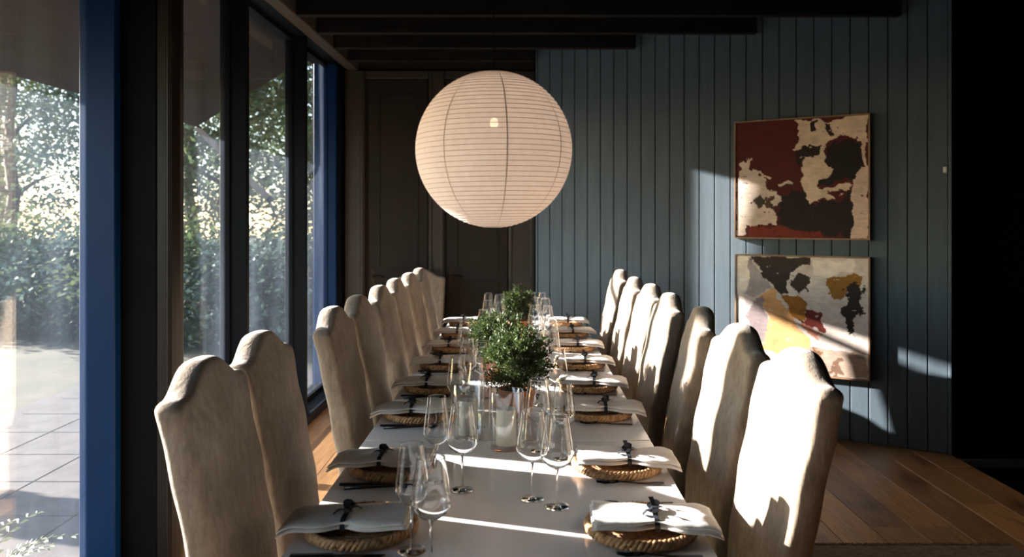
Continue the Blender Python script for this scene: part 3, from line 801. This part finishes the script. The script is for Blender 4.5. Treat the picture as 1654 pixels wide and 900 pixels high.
def painting(sL, sR, z0, z1, A, lab):
    wd, hh = sR-sL, z1-z0
    mid = P0+pd*((sL+sR)/2); nrm = Vector((pd.y, -pd.x, 0)); loc = mid+nrm*.004
    e = tag(obj('painting', None, None, None, (loc.x, loc.y, z0), (0, 0, pang)), lab, 'painting', 'abstract paintings on the blue wall')
    fr = MB(); t = .010; D = .045
    for a in ((-wd/2, wd/2, 0, t), (-wd/2, wd/2, hh-t, hh), (-wd/2, -wd/2+t, t, hh-t), (wd/2-t, wd/2, t, hh-t)): fr.box(a[0], a[1], -D, 0, a[2], a[3])
    obj('frame', fr.mesh('frame'), M['framewood'], e)
    nx, nz = 230, 210; cw = wd/2-t-.002; v = []; f = []
    for j in range(nz+1):
        for i in range(nx+1): v.append((-cw+2*cw*i/nx, -D+.006, (hh-t-.002)-(hh-2*t-.004)*j/nz))
    for j in range(nz):
        for i in range(nx):
            a = j*(nx+1)+i; f.append((a, a+nx+1, a+nx+2, a+1))
    d = me('canvas', v, f)
    ca = d.color_attributes.new('paint', 'FLOAT_COLOR', 'POINT')
    rgba = np.ones(((nz+1)*(nx+1), 4)); rgba[:, :3] = paint(A, nx, nz).reshape(-1, 3); ca.data.foreach_set('color', rgba.ravel())
    cm = mat('oil_paint_'+str(A['seed']), rough=.6, spec=.3); at = N(cm, 'ShaderNodeAttribute'); at.attribute_name = 'paint'; colour(cm, at.outputs['Color'])
    bump(cm, noise(cm, 40, (1, 1, 1), 4, .6), .25, .004)
    obj('canvas', d, cm, e)
    obj('backing', MB().box(-cw, cw, -.03, -.002, t+.002, hh-t-.002).mesh('backing'), M['framewood'], e)
def s_of(px):
    u = (px-845)/F; kx = (P1.x-P0.x)/(P1.y-P0.y)
    y = (P0.x-kx*P0.y)/(u-kx); return (Vector((u*y, y, 0))-P0).length
painting(s_of(1189), s_of(1407), 1.446, 2.344, A1, 'upper abstract painting of maroon and cream patches in a thin frame')
painting(s_of(1190), s_of(1407), .448, 1.327, A2, 'lower abstract painting of grey, ochre and black patches')
sw = tag(obj('light_switch', bbox_mesh('light_switch', -.012, .012, -.012, 0, -.02, .02, .003), M['white'], None, tuple((P1-pd*.02)+Vector((pd.y, -pd.x, 0))*.002+Vector((0, 0, 1.93))), (0, 0, pang)), 'tiny white switch at the outer corner of the plank wall', 'switch')

# ================================================================== GARDEN
def crown(n_cl, per, rx, rz, cz, leaf, seed):
    r = random.Random(seed); mb = MB()
    for c_ in range(n_cl):
        d = Vector((r.gauss(0, 1), r.gauss(0, 1), r.gauss(0, 1))).normalized()*(r.random()**.4)
        k_ = 1-.45*max(0, d.z); ctr = Vector((d.x*rx*k_, d.y*rx*k_, cz+d.z*rz))
        for q in range(per):
            p = ctr+Vector((r.gauss(0, .26), r.gauss(0, .26), r.gauss(0, .13)))
            ax = Vector((r.gauss(0, 1), r.gauss(0, 1), r.gauss(-.3, .5))).normalized()
            sd = ax.cross(Vector((r.gauss(0, .4), r.gauss(0, .4), 1))).normalized(); s = leaf*r.uniform(.6, 1.3)
            mb.add([p, p+ax*s*.5+sd*s*.3, p+ax*s, p+ax*s*.5-sd*s*.3], [(0, 1, 2, 3)])
    return mb.mesh('foliage')
CR = [crown(190, 110, 2.1, 3.6, 4.3, .10, 21), crown(150, 110, 1.9, 3.2, 4.0, .105, 22), crown(120, 90, 1.2, .75, .75, .085, 23)]
def trunk_mesh(h, r, seed):
    q = random.Random(seed); mb = MB(); pts = [(q.uniform(-.05, .05)*i, q.uniform(-.05, .05)*i, h*i/6) for i in range(7)]
    mb.tube(pts, [r*(1-.12*i) for i in range(7)], 9)
    for b in range(9):
        p = Vector(pts[2+b % 4]); a = q.uniform(0, 2*PI); ln = q.uniform(.9, 1.7)
        mb.tube([p, p+Vector((math.cos(a)*ln*.5, math.sin(a)*ln*.5, ln*.3)), p+Vector((math.cos(a)*ln, math.sin(a)*ln, ln*.45))], [r*.35, r*.25, r*.08], 6)
    return mb.mesh('trunk', True)
TR = [trunk_mesh(6.6, .17, 1), trunk_mesh(6.0, .14, 2)]
trees = [(-3.3, 13.2, 0, 'leaf_a', 1.0, 'dark green tree seen through the far narrow pane'),
         (-5.2, 14.6, 1, 'leaf_b', 1.1, 'olive green tree seen through the middle pane'),
         (-7.3, 15.5, 0, 'leaf_c', 1.05, 'blue green tree seen right of the thick black post'),
         (-10.2, 16.0, 1, 'leaf_a', 1.1, 'dark green tree seen through the wide left window'),
         (-13.4, 20.5, 0, 'leaf_b', 1.15, 'olive tree far behind the wide left window'),
         (-4.8, 20.5, 0, 'leaf_a', 1.35, 'tall dark tree at the back of the garden'),
         (-9.5, 23.0, 1, 'leaf_c', 1.4, 'tall blue green tree at the back of the garden')]
for (x, y, kd, lm, sc, lab) in trees:
    e = tag(obj('garden_tree', None, None, None, (x, y, -.16), (0, 0, rnd.uniform(0, 6))), lab, 'tree', 'trees in the garden')
    e.scale = (sc, sc, sc)
    fo = obj('foliage', CR[kd].copy(), None, e); fo.data.materials.clear(); fo.data.materials.append(M[lm])
    obj('trunk', TR[kd], M['bark'], e)
bushes = [(-3.6, 11.2, 'leaf_c'), (-5.2, 11.9, 'leaf_a'), (-6.7, 12.6, 'leaf_c'), (-8.3, 12.9, 'leaf_a'), (-9.9, 13.6, 'leaf_b'), (-11.6, 14.6, 'leaf_c')]
BL = ['beside the far narrow pane', 'below the olive tree', 'right of the thick black post', 'behind the thick black post', 'in the wide left window', 'at the left picture edge']
for (x, y, lm), bl in zip(bushes, BL):
    e = tag(obj('garden_bush', None, None, None, (x, y, -.16), (0, 0, rnd.uniform(0, 6))), 'low leafy garden bush seen %s' % bl, 'bush', 'bushes in the garden')
    sc = rnd.uniform(.9, 1.2); e.scale = (sc, sc, sc)
    fo = obj('foliage', CR[2].copy(), None, e); fo.data.materials.clear(); fo.data.materials.append(M[lm])
    obj('stems', stems(10, 1.0, 0, 1.2, 4, .02), M['bark'], e)
# fern by the terrace edge at the lower left
e = tag(obj('fern', None, None, None, (-2.42, 3.45, -.10)), 'pale feathery fern outside the wide left window, bottom left corner', 'plant')
for q in range(16):
    a = rnd.uniform(0, 2*PI); ln = rnd.uniform(.35, .55); mb = MB(); pts = []
    for i in range(9):
        t = i/8; pts.append(Vector((math.cos(a)*ln*t*.8, math.sin(a)*ln*t*.8, ln*(t*1.15-.62*t*t))))
    mb.tube(pts, [.003*(1-.08*i) for i in range(9)], 4)
    sdv = Vector((-math.sin(a), math.cos(a), 0))
    for i in range(1, 9):
        for sgn in (-1, 1):
            p = pts[i]; l2 = .07*(1-.08*i); tip = p+sdv*sgn*l2+(pts[i]-pts[i-1])*.5
            mb.add([p, (p+tip)/2+Vector((0, 0, .006))+(pts[i]-pts[i-1])*.16, tip, (p+tip)/2-(pts[i]-pts[i-1])*.16], [(0, 1, 2, 3)])
    obj('frond', mb.mesh('frond'), M['grassleaf'], e)

# narrow cypress left of the picture: its shadow falls across the table
cy = tag(obj('cypress', None, None, None, (-5.6, 5.45, -.16)), 'dark narrow cypress on the lawn left of the picture', 'tree', 'trees in the garden')
r_ = random.Random(77); mb = MB()
for i in range(5200):
    z = r_.uniform(.1, 3.6); q = .24*math.sqrt(max(.02, 1-(z/3.7)**3))*(r_.random()**.5); a = r_.uniform(0, 2*PI)
    p = Vector((q*math.cos(a), q*math.sin(a), z)); ax = Vector((math.cos(a)*.5, math.sin(a)*.5, 1)).normalized()
    sd = ax.cross(Vector((r_.gauss(0, 1), r_.gauss(0, 1), .2))).normalized(); s2 = r_.uniform(.08, .16)
    mb.add([p, p+ax*s2*.5+sd*s2*.3, p+ax*s2, p+ax*s2*.5-sd*s2*.3], [(0, 1, 2, 3)])
obj('foliage', mb.mesh('foliage'), M['leaf_a'], cy)
obj('trunk', MB().tube([(0, 0, 0), (0, 0, 1.5), (0, 0, 3.2)], [.09, .07, .02], 8).mesh('trunk'), M['bark'], cy)
# recessed downlight over the open floor at the right
dl = tag(obj('ceiling_downlight', None, None, None, (2.35, 4.05, 3.195)), 'small recessed downlight in the ceiling above the open oak floor', 'lamp')
obj('rim', MB().lathe([(.045, -.004), (.06, -.004), (.06, 0), (.045, 0)], 24, closed=True).mesh('rim'), M['black'], dl)
obj('lens', MB().lathe([(.0005, -.0025), (.045, -.0025)], 24).mesh('lens'), M['bulb'], dl)
sp = bpy.data.lights.new('downlight_beam', 'SPOT'); sp.energy = 44; sp.color = (1, .80, .6); sp.spot_size = math.radians(58); sp.spot_blend = .7; sp.shadow_soft_size = .05
so = bpy.data.objects.new('downlight_beam', sp); C.objects.link(so); so.parent = dl; so.location = (0, 0, -.02)
